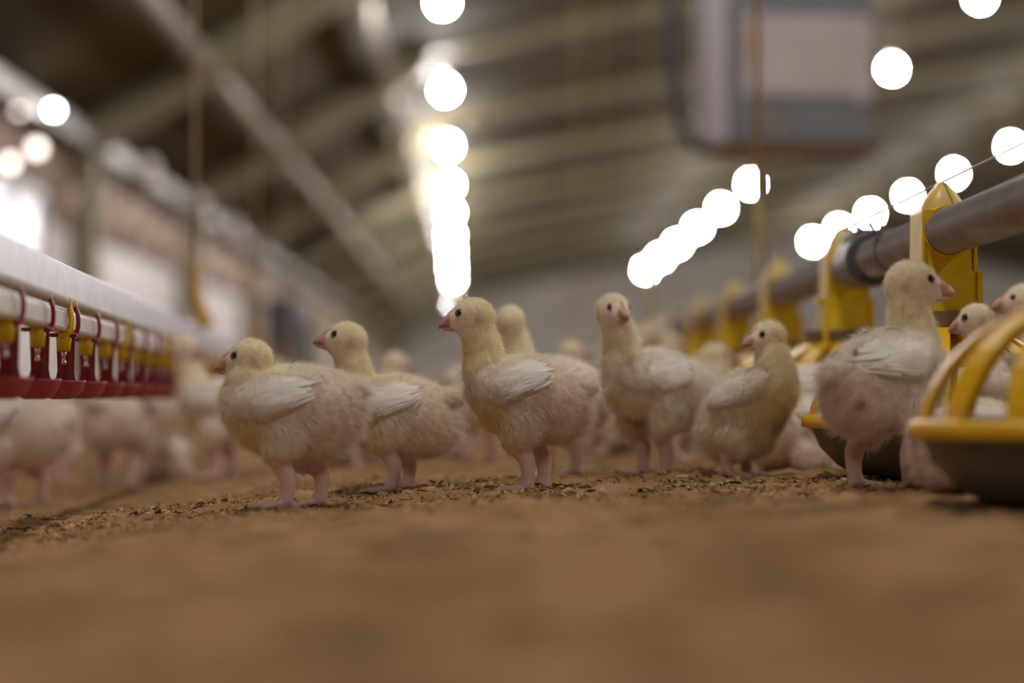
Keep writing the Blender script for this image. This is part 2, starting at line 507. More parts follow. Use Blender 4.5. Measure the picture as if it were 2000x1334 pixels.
# local x runs along the line, away from the lens; local y points away from the aisle
X0, X1 = -1.30, 12.0
LM = (X0 + X1) / 2; LL = X1 - X0
b = bmesh.new()
box(b, (LM, 0.004, 0.2225), (LL, 0.022, 0.036), bevel=0.002)
o = mesh_obj('rail', b, 'alu', line, smooth=False)
b = bmesh.new(); tube(b, [(X0, -0.004, 0.2015), (X1, -0.004, 0.2015)], 0.0062, 10)
o = mesh_obj('rail_lip', b, 'pvc', line)
b = bmesh.new(); box(b, (LM, 0.004, 0.1815), (LL, 0.022, 0.0235), bevel=0.004)
o = mesh_obj('water_pipe', b, 'pvc', line, smooth=False)

def make_cup():
    b = bmesh.new()
    # strap around the pipe
    loft(b, [(0, -0.0075, 0.205, .004, .0025), (0, -0.0085, 0.198, .004, .0025), (0, -0.0115, 0.189, .0045, .0025), (0, -0.0115, 0.176, .0045, .0025), (0, -0.0085, 0.1675, .0045, .0025)], 8, 3, side=(1, 0, 0))
    box(b, (0, 0.004, 0.1675), (0.016, 0.030, 0.004), bevel=0.001)
    # arm: slightly curved plate hanging behind the nipple
    prev = None
    rows = []
    for i in range(9):
        f = i / 8; z = 0.168 - f * 0.052
        cx = 0.013 + 0.004 * math.sin(f * 2.2)
        w = 0.0085 + 0.0015 * (1 - f) + (0.004 * max(0, f - .8) / .2)
        row = []
        for j in range(7):
            s = -1 + 2 * j / 6
            row.append((cx + 0.004 * (s * s) * -1, 0.003 + w * s, z))
        rows.append(row)
    th = 0.0025
    fr = [[b.verts.new(p) for p in r] for r in rows]
    bk = [[b.verts.new((p[0] + th, p[1], p[2])) for p in r] for r in rows]
    for i in range(8):
        for j in range(6):
            b.faces.new((fr[i][j], fr[i][j + 1], fr[i + 1][j + 1], fr[i + 1][j]))
            b.faces.new((bk[i][j], bk[i + 1][j], bk[i + 1][j + 1], bk[i][j + 1]))
        b.faces.new((fr[i][0], fr[i + 1][0], bk[i + 1][0], bk[i][0])); b.faces.new((fr[i][6], bk[i][6], bk[i + 1][6], fr[i + 1][6]))
    cup = mesh_obj('drip_cup', b, 'red')
    b = bmesh.new()
    lathe(b, [(0.0, 0.0985), (0.010, 0.0985), (0.018, 0.1015), (0.0235, 0.108), (0.0262, 0.1165), (0.0268, 0.1185), (0.0250, 0.1185), (0.0225, 0.110), (0.016, 0.104), (0.0, 0.1015)], 28, c=(-0.004, 0.006, 0))
    dish = mesh_obj('dish', b, 'redlight', cup)
    b = bmesh.new(); lathe(b, [(0, 0.170), (0.0082, 0.170), (0.0078, 0.160), (0.0066, 0.150), (0.0, 0.150)], 16, c=(-0.003, 0.003, 0))
    mesh_obj('nipple_cap', b, 'yellow', cup)
    b = bmesh.new(); lathe(b, [(0, 0.151), (0.0028, 0.151), (0.0028, 0.145), (0.0018, 0.144), (0.0018, 0.140), (0.0026, 0.139), (0.0026, 0.136), (0, 0.135)], 12, c=(-0.003, 0.003, 0))
    mesh_obj('nipple_pin', b, 'steel', cup)
    return cup
cup0 = make_cup()
SPC = 0.2175
for i in range(-5, 54):
    x = i * SPC
    if x < X0 + .03 or x > X1 - .05: continue
    c = cup0 if i == -5 else copy_tree(cup0)
    c.parent = line; c.location = (x, 0, 0)
cb = bmesh.new()
loft(cb, [(0, -0.008, 0.206, .0035, .003), (0, -0.0085, 0.197, .004, .003), (0, -0.0105, 0.187, .004, .003), (0, -0.0105, 0.176, .004, .003), (0, -0.007, 0.1675, .004, .003), (0, 0.002, 0.1670, .004, .003)], 8, 3, side=(1, 0, 0))
cl = mesh_obj('pipe_clip', cb, 'yellow', line); cl.location = (-0.055, 0, 0)
for k_ in range(1, 14):
    c = cl.copy(); COL.objects.link(c); c.parent = line; c.location = (-0.055 + k_ * 3 * SPC + (.02 if k_ > 1 else 0), 0, 0)

def cord(px_d, x, y, zb, zt, r, m, label, name='suspension_cord', cat='cord', group=None):
    t = bmesh.new(); tube(t, [(x, y, zb), (x, y, (zb + zt) / 2), (x, y, zt)], r, 8)
    return tag(mesh_obj(name, t, m), label, cat, group)
for i, d in enumerate((4.85, 7.9, 11.0)):
    p = dpt(d)
    root = empty('suspension_cord', (p.x, p.y, 0.24), 0,
                 ['thin beige cord with yellow hook holding up the drinker line, first along it', 'thin beige cord holding the drinker line, second along it',
                  'thin beige cord holding the drinker line, third and farthest along it'][i], 'cord', 'cords of the drinker line')
    b = bmesh.new(); tube(b, [(-0.008, 0, 0.10), (-0.03, 0, roof_z(p.x - .03) - .24)], 0.0042, 8); mesh_obj('rope', b, 'cord', root)
    b = bmesh.new(); loft(b, [(0.018, 0, 0.0, .015, .006), (0.006, 0, 0.03, .012, .006), (-0.006, 0, 0.07, .009, .005), (-0.008, 0, 0.13, .005, .004)], 8, 3, side=(1, 0, 0)); mesh_obj('strap_hook', b, 'strap', root)

# ------------------------------------------------------------------ feed line
FX, FZ = 0.50, 0.281
t = empty('feed_pipe', (FX, 0.9, FZ), 0, 'long grey feed pipe running through the row of yellow feeders', 'pipe')
b = bmesh.new(); tube(b, [(0, 0, 0), (0, 13, 0)], 0.0255, 28); mesh_obj('tube', b, 'pipe', t)
for y_ in (2.22, 5.27, 8.32):
    b = bmesh.new()
    lathe(b, [(0.0256, 0), (0.0365, 0), (0.0365, .03), (0.033, .034), (0.033, .165), (0.0256, .165)], 28, close=True)
    bmesh.ops.rotate(b, cent=(0, 0, 0), matrix=Matrix.Rotation(R(-90), 3, 'X'), verts=b.verts[:])
    box(b, (-0.005, .085, 0.034), (0.03, 0.16, 0.012), bevel=0.003)
    mesh_obj('coupling_sleeve', b, 'sleeve', t, loc=(0, y_, 0))
b = bmesh.new()
lathe(b, [(0.0262, -0.0015), (0.028, 0), (0.0262, 0.0015)], 24); bmesh.ops.rotate(b, cent=(0, 0, 0), matrix=Matrix.Rotation(R(90), 3, 'X'), verts=b.verts[:])
bmesh.ops.translate(b, vec=(0, 2.06, 0), verts=b.verts[:])
tube(b, [(-.022, 2.06, .014), (-.030, 2.055, .028), (-.034, 2.05, .034)], .0013, 6); tube(b, [(-.022, 2.06, .014), (-.018, 2.07, .034)], .0013, 6)
ellipsoid(b, (-.0235, 2.055, .014), (.004, .004, .004), u=8, v=6)
mesh_obj('wire_tie', b, 'wire', t)

def make_feeder():
    t = empty('pan_feeder')
    b = bmesh.new()
    # tower: box column with shoulders, flaring below the pipe
    pr = [(0.306, .0275, .040), (0.302, .029, .042), (0.262, .0295, .042), (0.240, .030, .043), (0.234, .034, .045), (0.180, .0355, .046), (0.135, .037, .048)]
    rings = []
    for z, hx, hy in pr:
        c = 0.006
        rings.append([b.verts.new(v) for v in ((hx - c, -hy, z), (hx, -hy + c, z), (hx, hy - c, z), (hx - c, hy, z), (-hx + c, hy, z), (-hx, hy - c, z), (-hx, -hy + c, z), (-hx + c, -hy, z))])
    for a, c in zip(rings[:-1], rings[1:]):
        for k in range(8): b.faces.new((a[k], a[(k + 1) % 8], c[(k + 1) % 8], c[k]))
    b.faces.new(rings[0]); b.faces.new(list(reversed(rings[-1])))
    # rails and lugs on the faces
    for s in (-1, 1):
        box(b, (s * .0325, -0.0425, 0.200), (0.006, 0.012, 0.075), bevel=0.001)
        box(b, (s * .0235, -0.0415, 0.296), (0.012, 0.006, 0.018), bevel=0.001)
        box(b, (s * .0280, -0.042, 0.268), (0.004, 0.006, 0.07), bevel=0.001)
    box(b, (-.036, -.02, 0.236), (0.012, 0.05, 0.008), bevel=0.002)
    lathe_r = lathe(b, [(0.0262, -0.0445), (0.0285, -0.0445), (0.0290, -0.040)], 28)
    vs = [v for r in lathe_r for v in r]
    bmesh.ops.rotate(b, cent=(0, 0, 0), matrix=Matrix.Rotation(R(-90), 3, 'X'), verts=vs)
    for v in vs: v.co = Vector((v.co.x, -abs(v.co.y), v.co.z + FZ - 0.0))
    mesh_obj('tower', b, 'yellow', t, smooth=False)
    b = bmesh.new()
    prof = [(0.302, .0235, .031), (0.309, .0230, .030), (0.318, .0195, .027), (0.328, .0125, .018), (0.337, .0055, .008), (0.3385, .0015, .003)]
    rs = []
    for z, hx, hy in prof:
        rs.append([b.verts.new((hx * math.copysign(abs(math.cos(a)) ** .7, math.cos(a)), hy * math.copysign(abs(math.sin(a)) ** .7, math.sin(a)), z)) for a in [2 * math.pi * k / 20 for k in range(20)]])
    for a, c in zip(rs[:-1], rs[1:]):
        for k in range(20): b.faces.new((a[k], a[(k + 1) % 20], c[(k + 1) % 20], c[k]))
    b.faces.new(rs[-1])
    mesh_obj('cone_cap', b, 'yellowpale', t)
    b = bmesh.new(); lathe(b, [(0.045, 0.176), (0.054, 0.1765), (0.055, 0.192), (0.057, 0.194), (0.045, 0.195)], 36)
    mesh_obj('regulator_ring', b, 'ring', t)
    b = bmesh.new(); lathe(b, [(0.046, 0.178), (0.052, 0.150), (0.060, 0.140), (0.060, 0.134), (0.045, 0.134)], 36, close=True)
    mesh_obj('hub', b, 'yellow', t)
    # grille ribs: arched flat bars from hub to rim
    def rib(ang, name='grille_rib'):
        b = bmesh.new()
        pts = [(float(q[0]), float(q[1])) for q in catmull([(0.046, 0.178), (0.060, 0.174), (0.099, 0.153), (0.128, 0.124), (0.143, 0.095), (0.148, 0.074)], 2)]
        ca, sa = math.cos(ang), math.sin(ang)
        A, B = [], []
        for i, (r, z) in enumerate(pts):
            w = 0.0088 + 0.0042 * (1 - abs(i - 6) / 6)
            q0 = pts[max(i - 1, 0)]; q1 = pts[min(i + 1, 10)]
            nx, nz = -(q1[1] - q0[1]), (q1[0] - q0[0]); l = math.hypot(nx, nz); nx /= l; nz /= l
            for lst, o_ in ((A, 0.0), (B, -0.005)):
                rr, zz = r + nx * o_, z + nz * o_
                lst.append([b.verts.new((rr * ca - s * w * sa, rr * sa + s * w * ca, zz)) for s in (-1, 1)])
        for i in range(10):
            b.faces.new((A[i][0], A[i][1], A[i + 1][1], A[i + 1][0])); b.faces.new((B[i][1], B[i][0], B[i + 1][0], B[i + 1][1]))
            b.faces.new((A[i][0], A[i + 1][0], B[i + 1][0], B[i][0])); b.faces.new((A[i + 1][1], A[i][1], B[i][1], B[i + 1][1]))
        b.faces.new((A[0][1], A[0][0], B[0][0], B[0][1])); b.faces.new((A[10][0], A[10][1], B[10][1], B[10][0]))
        return mesh_obj(name, b, 'yellowdeep', t, smooth=False)
    r0 = rib(0)
    for k in range(1, 14):
        c = r0.copy(); COL.objects.link(c); c.parent = t; c.rotation_euler = (0, 0, 2 * math.pi * k / 14)
    b = bmesh.new(); lathe(b, [(0.1424, 0.082), (0.1508, 0.082), (0.1545, 0.077), (0.1554, 0.068), (0.1517, 0.067), (0.1462, 0.072)], 64, close=True)
    mesh_obj('grille_rim', b, 'yellowdeep', t)
    b = bmesh.new(); lathe(b, [(0.0, 0.016), (0.0971, 0.016), (0.1156, 0.026), (0.1350, 0.046), (0.1434, 0.0665), (0.1517, 0.067), (0.1517, 0.069), (0.1387, 0.072), (0.1277, 0.050), (0.1064, 0.032), (0.0, 0.028)], 64)
    mesh_obj('pan', b, 'pan', t)
    b = bmesh.new(); lathe(b, [(0.1295, 0.056), (0.1378, 0.084), (0.1415, 0.085), (0.1415, 0.069), (0.1332, 0.056)], 64, close=True)
    mesh_obj('inner_lip', b, 'panrim', t)
    b = bmesh.new(); lathe(b, [(0.1304, 0.050), (0.0925, 0.054), (0.05, 0.066), (0.0, 0.068)], 40)
    mesh_obj('feed', b, 'feed', t)
    return t
fd0 = make_feeder()
NAMES = ['closest yellow pan feeder, cut by the picture edge, only arched grille and bowl showing',
         'sharp yellow pan feeder with tall tower behind the biggest chick',
         'yellow pan feeder just past the dark pipe coupling, second full tower from the lens',
         'slightly blurred yellow pan feeder, third full tower along the grey pipe',
         'blurred yellow pan feeder, fourth full tower along the grey pipe',
         'blurred yellow pan feeder, fifth full tower along the grey pipe',
         'blurred small yellow pan feeder, sixth full tower along the grey pipe',
         'faint blurred yellow pan feeder, seventh full tower along the grey pipe',
         'faint blurred yellow pan feeder, eighth full tower along the grey pipe',
         'faintest yellow pan feeder, farthest along the grey pipe']
FY = [1.98, 2.66] + [3.40 + .76 * k for k in range(8)]
for i, y in enumerate(FY):
    o = fd0 if i == 0 else copy_tree(fd0)
    o.location = (FX, y, 0.0)
    tag(o, NAMES[i], 'feeder', 'pan feeders on the feed pipe')
b = bmesh.new()
pts = [(FX, 1.2, 0.3385)] + [(FX, y, 0.338) for y in FY]
tube(b, pts, 0.0011, 6)
tag(mesh_obj('guard_wire', b, 'wire'), 'thin wire strung over the cone caps of the yellow feeders', 'wire')
for i, d in enumerate((4.38, 7.4, 10.4, 13.3)):
    root = empty('feeder_hanger', (FX, d, FZ + .02), 0,
                 ['yellow strap with loose loop holding up the feed pipe in front of the grey box', 'second yellow strap along the feed pipe, faint and blurred',
                  'third yellow strap along the feed pipe, faint and blurred', 'farthest yellow strap along the feed pipe, faint and blurred'][i], 'strap', 'straps of the feed pipe')
    b = bmesh.new()
    top = roof_z(FX) - FZ - .02
    for dy, dx in ((-.06, -.022), (.06, .02)):
        tube(b, [(dx, dy, 0.0), (-0.012, 0, 0.17)], 0.0038, 8)
    tube(b, [(-0.012, 0, 0.165), (-0.02, 0, top)], 0.0055 if i == 0 else 0.0035, 8)
    mesh_obj('cord', b, 'webbing', root)
    if i == 0:
        b = bmesh.new(); loft(b, [(-.012, 0, .30, .006, .002), (.004, 0, .318, .009, .002), (.024, 0, .308, .010, .002), (.030, 0, .280, .008, .002), (.026, 0, .268, .006, .002)], 8, 4, side=(0, 1, 0))
        mesh_obj('loose_end', b, 'webbing', root)

# ------------------------------------------------------------------ grey box hanging from the roof
c = P(1540, 130, 8.0)
t = empty('control_box', (c.x, c.y, 0.93), R(8), 'big grey control box with white paper sheet hanging above the feed line', 'control box')
W, H, D = 0.50, 0.66, 0.26
b = bmesh.new(); box(b, (0, 0, H / 2), (W, D, H), bevel=0.012); mesh_obj('case', b, 'box', t, smooth=False)
b = bmesh.new(); box(b, (-W / 2 - .012, 0.0, H / 2), (0.05, D + .02, H + .02), bevel=0.01); mesh_obj('side_panel', b, 'boxlight', t, smooth=False)
b = bmesh.new(); box(b, (0.03, -D / 2 - .004, 0.285), (0.43, 0.006, 0.26)); mesh_obj('paper_sheet', b, 'paper', t, smooth=False)
b = bmesh.new(); box(b, (-0.16, -D / 2 - .0085, 0.33), (0.055, 0.003, 0.11)); mesh_obj('orange_sticker', b, mat('orange_note', (.48, .36, .27), .7), t, smooth=False)
b = bmesh.new(); box(b, (0.21, -D / 2 - .010, 0.16), (0.05, 0.02, 0.06), bevel=.006); mesh_obj('latch', b, 'boxlight', t, smooth=False)
b = bmesh.new(); box(b, (0.0, 0, -0.014), (W + .04, D + .02, 0.028)); mesh_obj('bottom_board', b, 'boxwood', t, smooth=False)
b = bmesh.new()
for s in (-1, 1): tube(b, [(s * .2, 0, H), (s * .2, 0, roof_z(c.x) - .93)], 0.006, 8)
mesh_obj('hanging_cable', b, 'wire', t)
b = bmesh.new(); tube(b, [(-.27, 0, .6), (-.36, -.02, .72), (-.40, -.03, .5), (-.39, -.03, .2), (-.34, -.03, .0), (-.24, 0, .02)], 0.02, 10, 5)
mesh_obj('hose', b, 'dark', t)

# ------------------------------------------------------------------ chicks
MM = 0.001
TORSO3 = [(66, 97, 2, 2), (62, 99, 13, 14), (52, 101, 26, 29), (38, 100, 37, 38), (22, 100, 45, 44), (0, 98, 48, 47), (-22, 93, 44, 45), (-39, 88, 38, 40), (-50, 86, 31, 33), (-57, 85, 20, 22), (-60.5, 85, 9, 9), (-62, 85, 2, 2)]
TORSO1 = [(76, 106, 2, 2), (72, 107, 15, 16), (61, 106, 28, 31), (45, 102, 39, 40), (24, 98, 47, 45), (0, 96, 50, 47), (-25, 94, 49, 46), (-44, 91, 42, 41), (-57, 88, 31, 31), (-62, 86, 16, 16), (-65, 86, 2, 2)]
TORSO2 = [(66, 88, 2, 2), (61, 90, 14, 15), (51, 90, 27, 29), (36, 89, 38, 38), (18, 87, 46, 44), (-4, 85, 48, 46), (-28, 81, 44, 44), (-46, 79, 38, 38), (-58, 80, 25, 25), (-65, 83, 11, 11), (-68, 86, 2, 2)]

def evaluated_remesh(bm, voxel):
    me = bpy.data.meshes.new('tmp'); bm.to_mesh(me); bm.free()
    o = bpy.data.objects.new('tmp', me); COL.objects.link(o)
    md = o.modifiers.new('r', 'REMESH'); md.mode = 'VOXEL'; md.voxel_size = voxel
    dg = bpy.context.evaluated_depsgraph_get()
    out = bpy.data.meshes.new_from_object(o.evaluated_get(dg))
    bpy.data.objects.remove(o); bpy.data.meshes.remove(me)
    return out

def build_chick(pose):
    """returns an Empty at the feet with parts. local mm: x forward, y left, z up"""
    g = np.random.default_rng(pose.get('seed', 1))
    far = pose.get('far', False)
    torso = pose.get('torso', TORSO3)
    pitch = R(pose.get('pitch', 0)); drop = pose.get('drop', 0)
    piv = Vector((0, 0, 90))
    RT = Matrix.Rotation(-pitch, 3, 'Y')
    def tp(v):
        return RT @ (Vector(v) - piv) + piv - Vector((0, 0, drop))
    b = bmesh.new()
    loft(b, [(*tp((x, 0, zc)), rw * .90, rv * .96) for x, zc, rv, rw in torso], 28, 4)
    # tail tuft
    tx, tz = torso[-1][0], torso[-1][1]
    tt = pose.get('tail', (-71, 112))
    loft(b, [(*tp((tx + 32, 0, tt[1] - 2)), 22, 15), (*tp((tx + 13, 0, tt[1] - 1)), 17, 11), (*tp((tt[0] + 5, 0, tt[1])), 10, 6), (*tp((tt[0], 0, tt[1])), 2, 2)], 14, 3)
    # neck and head
    neck = pose['neck']; hc = Vector(pose['head']); hy, hp, hr = R(pose.get('hyaw', 0)), R(pose.get('hpitch', 0)), R(pose.get('hroll', 0))
    RH = Matrix.Rotation(hy, 3, 'Z') @ Matrix.Rotation(-hp, 3, 'Y') @ Matrix.Rotation(hr, 3, 'X')
    hs = pose.get('hscale', 1.0) * 1.08
    loft(b, [(n[0], n[1], n[2] - drop, n[4], n[3]) for n in neck] , 24, 4)
    hc = hc - Vector((0, 0, drop))
    def hpnt(v): return hc + RH @ (Vector(v) * hs)
    ellipsoid(b, hpnt((-1, 0, 1)), Vector((21, 16.8, 19)) * hs, RH)
    ellipsoid(b, hpnt((9, 0, -2)), Vector((14.5, 13.0, 14.0)) * hs, RH)
    loft(b, [(*hpnt((2, 0, 0)), 14 * hs, 16 * hs), (*hpnt((12, 0, -1)), 11.6 * hs, 12.6 * hs), (*hpnt((19, 0, -2.2)), 8.6 * hs, 9.4 * hs), (*hpnt((24, 0, -3)), 5.5 * hs, 6.0 * hs)], 18, 3, side=RH @ Vector((0, 1, 0)))
    ellipsoid(b, hpnt((3, 0, -7.5)), Vector((16, 13.8, 12.5)) * hs, RH)
    # legs
    legs = []
    if not pose.get('lying'):
        for i, (fx, fy, fyaw) in enumerate(pose['feet']):
            sgn = 1 if i == 0 else -1
            hip = tp((pose.get('hipx', 4), sgn * 22, 80))
            kx = (hip.x + fx) / 2 + 9
            top = hip.z
            loft(b, [(hip.x - 2, hip.y + sgn * 2, hip.z + 14, 12, 18), (hip.x + 2, hip.y + sgn * 7, hip.z - 4, 18, 25), ((kx * .6 + hip.x * .4) + 4, (hip.y + fy) / 2 + sgn * 6, hip.z * .72, 15, 19),
                     (kx - 1, fy + sgn * 2, min(52, hip.z * .60), 10.0, 12.5), (fx + 2.5, fy, min(42, hip.z * .5), 8.6, 9.6), (fx - .5, fy, 33, 8.4, 9.4), (fx - 1.5, fy, 25, 7.6, 8.0), (fx - 1, fy, 16, 6.8, 7.0), (fx + 1, fy, 8, 7.4, 7.8), (fx + 3, fy, 3.5, 6, 4)], 16, 3)
            legs.append((fx, fy, kx))
            for a, L, r in ((0, 34, 4.0), (34, 29, 3.7), (-34, 29, 3.7), (180, 14, 3.2)):
                aa = R(fyaw + a); dx, dy = math.cos(aa), math.sin(aa)
                loft(b, [(fx + 1, fy, 4.5, r + 1, r), (fx + 1 + dx * L * .35, fy + dy * L * .35, 4.6, r + .4, r), (fx + 1 + dx * L * .7, fy + dy * L * .7, 3.2, r, r * .85), (fx + 1 + dx * L * .93, fy + dy * L * .93, 2.6, r * .7, r * .6), (fx + 1 + dx * (L + 3), fy + dy * (L + 3), 1.2, .6, .6)], 10, 2, side=(-dy, dx, 0))
    else:
        for sgn in (1, -1):   # folded thighs
            hip = tp((2, sgn * 34, 72))
            ellipsoid(b, hip, (30, 17, 22))
            loft(b, [(hip.x + 22, hip.y + sgn * 2, 8, 6, 6), (hip.x + 40, hip.y + sgn * 3, 5, 5, 4.5), (hip.x + 58, hip.y + sgn * 3, 3.5, 4, 3), (hip.x + 64, hip.y + sgn * 3, 2, 1, 1)], 10, 2)
    bmesh.ops.recalc_face_normals(b, faces=b.faces[:])
    bmesh.ops.scale(b, vec=(MM, MM, MM), verts=b.verts[:])
    me = evaluated_remesh(b, 0.0026 if far else 0.0017)
    nv = len(me.vertices)
    co = np.empty(nv * 3); me.vertices.foreach_get('co', co); co = co.reshape(-1, 3) / MM
    ed = np.empty(len(me.edges) * 2, int); me.edges.foreach_get('vertices', ed); ed = ed.reshape(-1, 2)
    deg = np.zeros(nv); np.add.at(deg, ed[:, 0], 1); np.add.at(deg, ed[:, 1], 1)
    # leg / head weights
    def axis_dist(p, a, c):
        a = np.array(a, float); c = np.array(c, float); d = c - a; t_ = np.clip(((p - a) @ d) / (d @ d), 0, 1)
        return np.linalg.norm(p - (a + t_[:, None] * d), axis=1)
    legw = np.zeros(nv)
    for fx, fy, kx in legs:
        dl = np.minimum(axis_dist(co, (fx, fy, 0), (fx + 2.5, fy, 50)), axis_dist(co, (fx - 15, fy, 3), (fx + 40, fy, 3)) * (co[:, 2] < 14) + 99 * (co[:, 2] >= 14))
        dl = np.minimum(dl, 99)
        near = np.linalg.norm(co[:, :2] - np.array([fx, fy]), axis=1) < 42
        legw = np.maximum(legw, np.where((co[:, 2] < 12) & near, 1, np.where((dl < 15), np.clip((51 - co[:, 2]) / 9, 0, 1), 0)))
    hl = (co - np.array(hc)) @ np.array(RH) / hs            # head-local
    headr = np.linalg.norm(hl / np.array([24, 19, 21]), axis=1)
    headw = np.clip((1.25 - headr) / 0.35, 0, 1)
    its = 5 if far else 9
    sw = np.clip(1 - 0.75 * legw - 0.25 * headw, 0.15, 1)[:, None] * 0.55
    for _ in range(its):
        acc = np.zeros((nv, 3)); np.add.at(acc, ed[:, 0], co[ed[:, 1]]); np.add.at(acc, ed[:, 1], co[ed[:, 0]])
        co = co + sw * (acc / deg[:, None] - co)
    if not far:   # gentle lumps in the down
        nn = np.array([noise.noise(Vector(p) * 0.045) + 0.5 * noise.noise(Vector(p) * 0.11) for p in co])
        me.vertices.foreach_set('co', (co * MM).ravel()); me.update()
        nrm = np.empty(nv * 3); me.vertices.foreach_get('normal', nrm); nrm = nrm.reshape(-1, 3)
        co = co + nrm * (nn * 1.3 * (1 - legw) * (1 - headw))[:, None]
    me.vertices.foreach_set('co', (co * MM).ravel()); me.update()
    me.polygons.foreach_set('use_smooth', [True] * len(me.polygons))
    nrm = np.empty(nv * 3); me.vertices.foreach_get('normal', nrm); nrm = nrm.reshape(-1, 3)
    # colours: the plumage's own patches
    tl = (co + np.array([0, 0, drop]) - np.array(piv)) @ np.array(RT) + np.array(piv)     # torso-local
    hl = (co - np.array(hc)) @ np.array(RH) / hs
    ndist = np.full(nv, 1e3)
    for i in range(len(neck) - 1):
        a, c_ = neck[i], neck[i + 1]
        ndist = np.minimum(ndist, axis_dist(co + np.array([0, 0, drop]), a[:3], c_[:3]) - (a[3] + c_[3]) / 2)
    sm = lambda v, a, c_: np.clip((v - a) / (c_ - a), 0, 1)
    ylw = np.maximum(sm(ndist, 12, 1) * sm(tl[:, 2], 108, 138), headw)
    C = np.tile(np.array(pose.get('base', (0.86, 0.77, 0.68))), (nv, 1))
    def mixc(C, c_, w): return C + (np.array(c_) - C) * np.clip(w, 0, 1)[:, None]
    nz = np.array([noise.noise(Vector(p) * 0.03 + Vector((pose.get('seed', 1) * 3.1, 0, 0))) for p in co])
    pk = sm(tl[:, 0], 30, -8) * sm(tl[:, 2], 128, 100) + 0.25 * nz
    C = mixc(C, (0.82, 0.70, 0.645), pk * pose.get('pink', .85))
    C = mixc(C, (0.80, 0.68, 0.40), sm(tl[:, 0], 8, 40) * sm(tl[:, 2], 112, 85) * pose.get('ybreast', .7))
    C = mixc(C, (0.90, 0.785, 0.56), ylw * pose.get('yneck', .95))
    face = headw * sm(hl[:, 0], 4, 14) * sm(hl[:, 2], 11, 3)
    C = mixc(C, (0.82, 0.66, 0.57), face * .9)
    ear = np.exp(-(((hl[:, 0] + 5) / 4) ** 2 + ((hl[:, 2] + 2) / 6) ** 2)) * headw
    C = mixc(C, (0.70, 0.50, 0.44), ear * .7)
    C = mixc(C, (0.70, 0.49, 0.44), legw)
    scal = legw * (0.5 + 0.5 * np.sin(co[:, 2] * 2.2)) * 0.10
    C = C * (1 - scal)[:, None]
    if 'vent' in pose:
        vx = np.linalg.norm(tl - np.array(pose['vent']), axis=1)
        C = mixc(C, (0.30, 0.14, 0.06), np.clip(1 - vx / 7, 0, 1) * 1.2)
    if 'dirty' in pose:
        dd = np.linalg.norm((tl - np.array(pose['dirty'][:3])) / np.array([22, 30, 18]), axis=1)
        C = mixc(C, (0.22, 0.13, 0.06), np.clip(1.1 - dd + .4 * nz, 0, 1) * .8)
    ca = me.color_attributes.new('Col', 'FLOAT_COLOR', 'POINT')
    ca.data.foreach_set('color', np.concatenate([C, np.ones((nv, 1))], 1).astype(np.float32).ravel())
    me.materials.clear(); me.materials.append(M['skin']); me.name = 'body'
    root = empty('chick')
    body = bpy.data.objects.new('body', me); COL.objects.link(body); body.parent = root
    faces = [tuple(p.vertices) for p in me.polygons]
    bvh = BVHTree.FromPolygons([Vector(c_) for c_ in co], faces)
    # ---- eyes, beak, comb
    for s in (1, -1):
        o_ = hpnt((12.5, s * 60, 5.0)); d_ = RH @ Vector((0, -s, 0))
        hit = bvh.ray_cast(o_, d_)
        if hit[0] is None: continue
        p = hit[0]; n_ = (RH @ Vector((0.25, s, 0.1))).normalized()
        eb = bmesh.new(); ellipsoid(eb, (0, 0, 0), (3.7 * MM,) * 3, u=16, v=12)
        e = mesh_obj('eye', eb, 'eye', root); e.location = (p - n_ * 2.0) * MM
        if not far:
            lb = bmesh.new(); lathe(lb, [(3.5 * MM, 0), (4.4 * MM, .9 * MM), (5.0 * MM, 0), (4.4 * MM, -.9 * MM)], 20, close=True)
            l = mesh_obj('eyelid', lb, 'lid', e); l.location = n_ * 1.5 * MM
            l.rotation_euler = n_.to_track_quat('Z', 'Y').to_euler()
    kb = bmesh.new()
    def bp(v): return hpnt(v) * MM
    def hl_loft(pts): loft(kb, [(*bp(p[:3]), p[3] * hs * MM, p[4] * hs * MM) for p in pts], 14, 3, side=RH @ Vector((0, 1, 0)))
    hl_loft([(16, 0, -1.0, 8.8, 8.2), (20.5, 0, -1.4, 7.2, 7.4), (25, 0, -2.8, 5.6, 5.8), (29, 0, -4.6, 3.7, 4.0), (32, 0, -6.8, 1.9, 2.1), (33.3, 0, -8.6, .5, .6)])
    hl_loft([(13, 0, -9.0, 7.4, 4.2), (19, 0, -9.2, 5.8, 3.2), (25, 0, -9.2, 3.6, 2.0), (30, 0, -9.3, 1.2, .8)])
    beak = mesh_obj('beak', kb, 'beak', root)
    bm_ = beak.data; bc = np.empty(len(bm_.vertices) * 3); bm_.vertices.foreach_get('co', bc); bc = bc.reshape(-1, 3) / MM
    bl = (bc - np.array(hc)) @ np.array(RH) / hs
    tcol = np.clip((bl[:, 0] - 18) / 18, 0, 1)[:, None]
    BC = np.array([0.66, 0.42, 0.36]) * (1 - tcol) + np.array(pose.get('beaktip', (0.56, 0.28, 0.18))) * tcol
    ns = np.exp(-(((bl[:, 0] - 24) / 1.8) ** 2 + ((bl[:, 2] + 1.0) / 1.2) ** 2)) * (np.abs(bl[:, 1]) > 2.0)
    BC = BC * (1 - .65 * ns[:, None])
    mouth = np.exp(-(((bl[:, 2] + 6.0) / 0.9) ** 2)); BC = BC * (1 - .5 * mouth[:, None])
    ca = bm_.color_attributes.new('Col', 'FLOAT_COLOR', 'POINT')
    ca.data.foreach_set('color', np.concatenate([BC, np.ones((len(BC), 1))], 1).astype(np.float32).ravel())
    cb_ = bmesh.new()
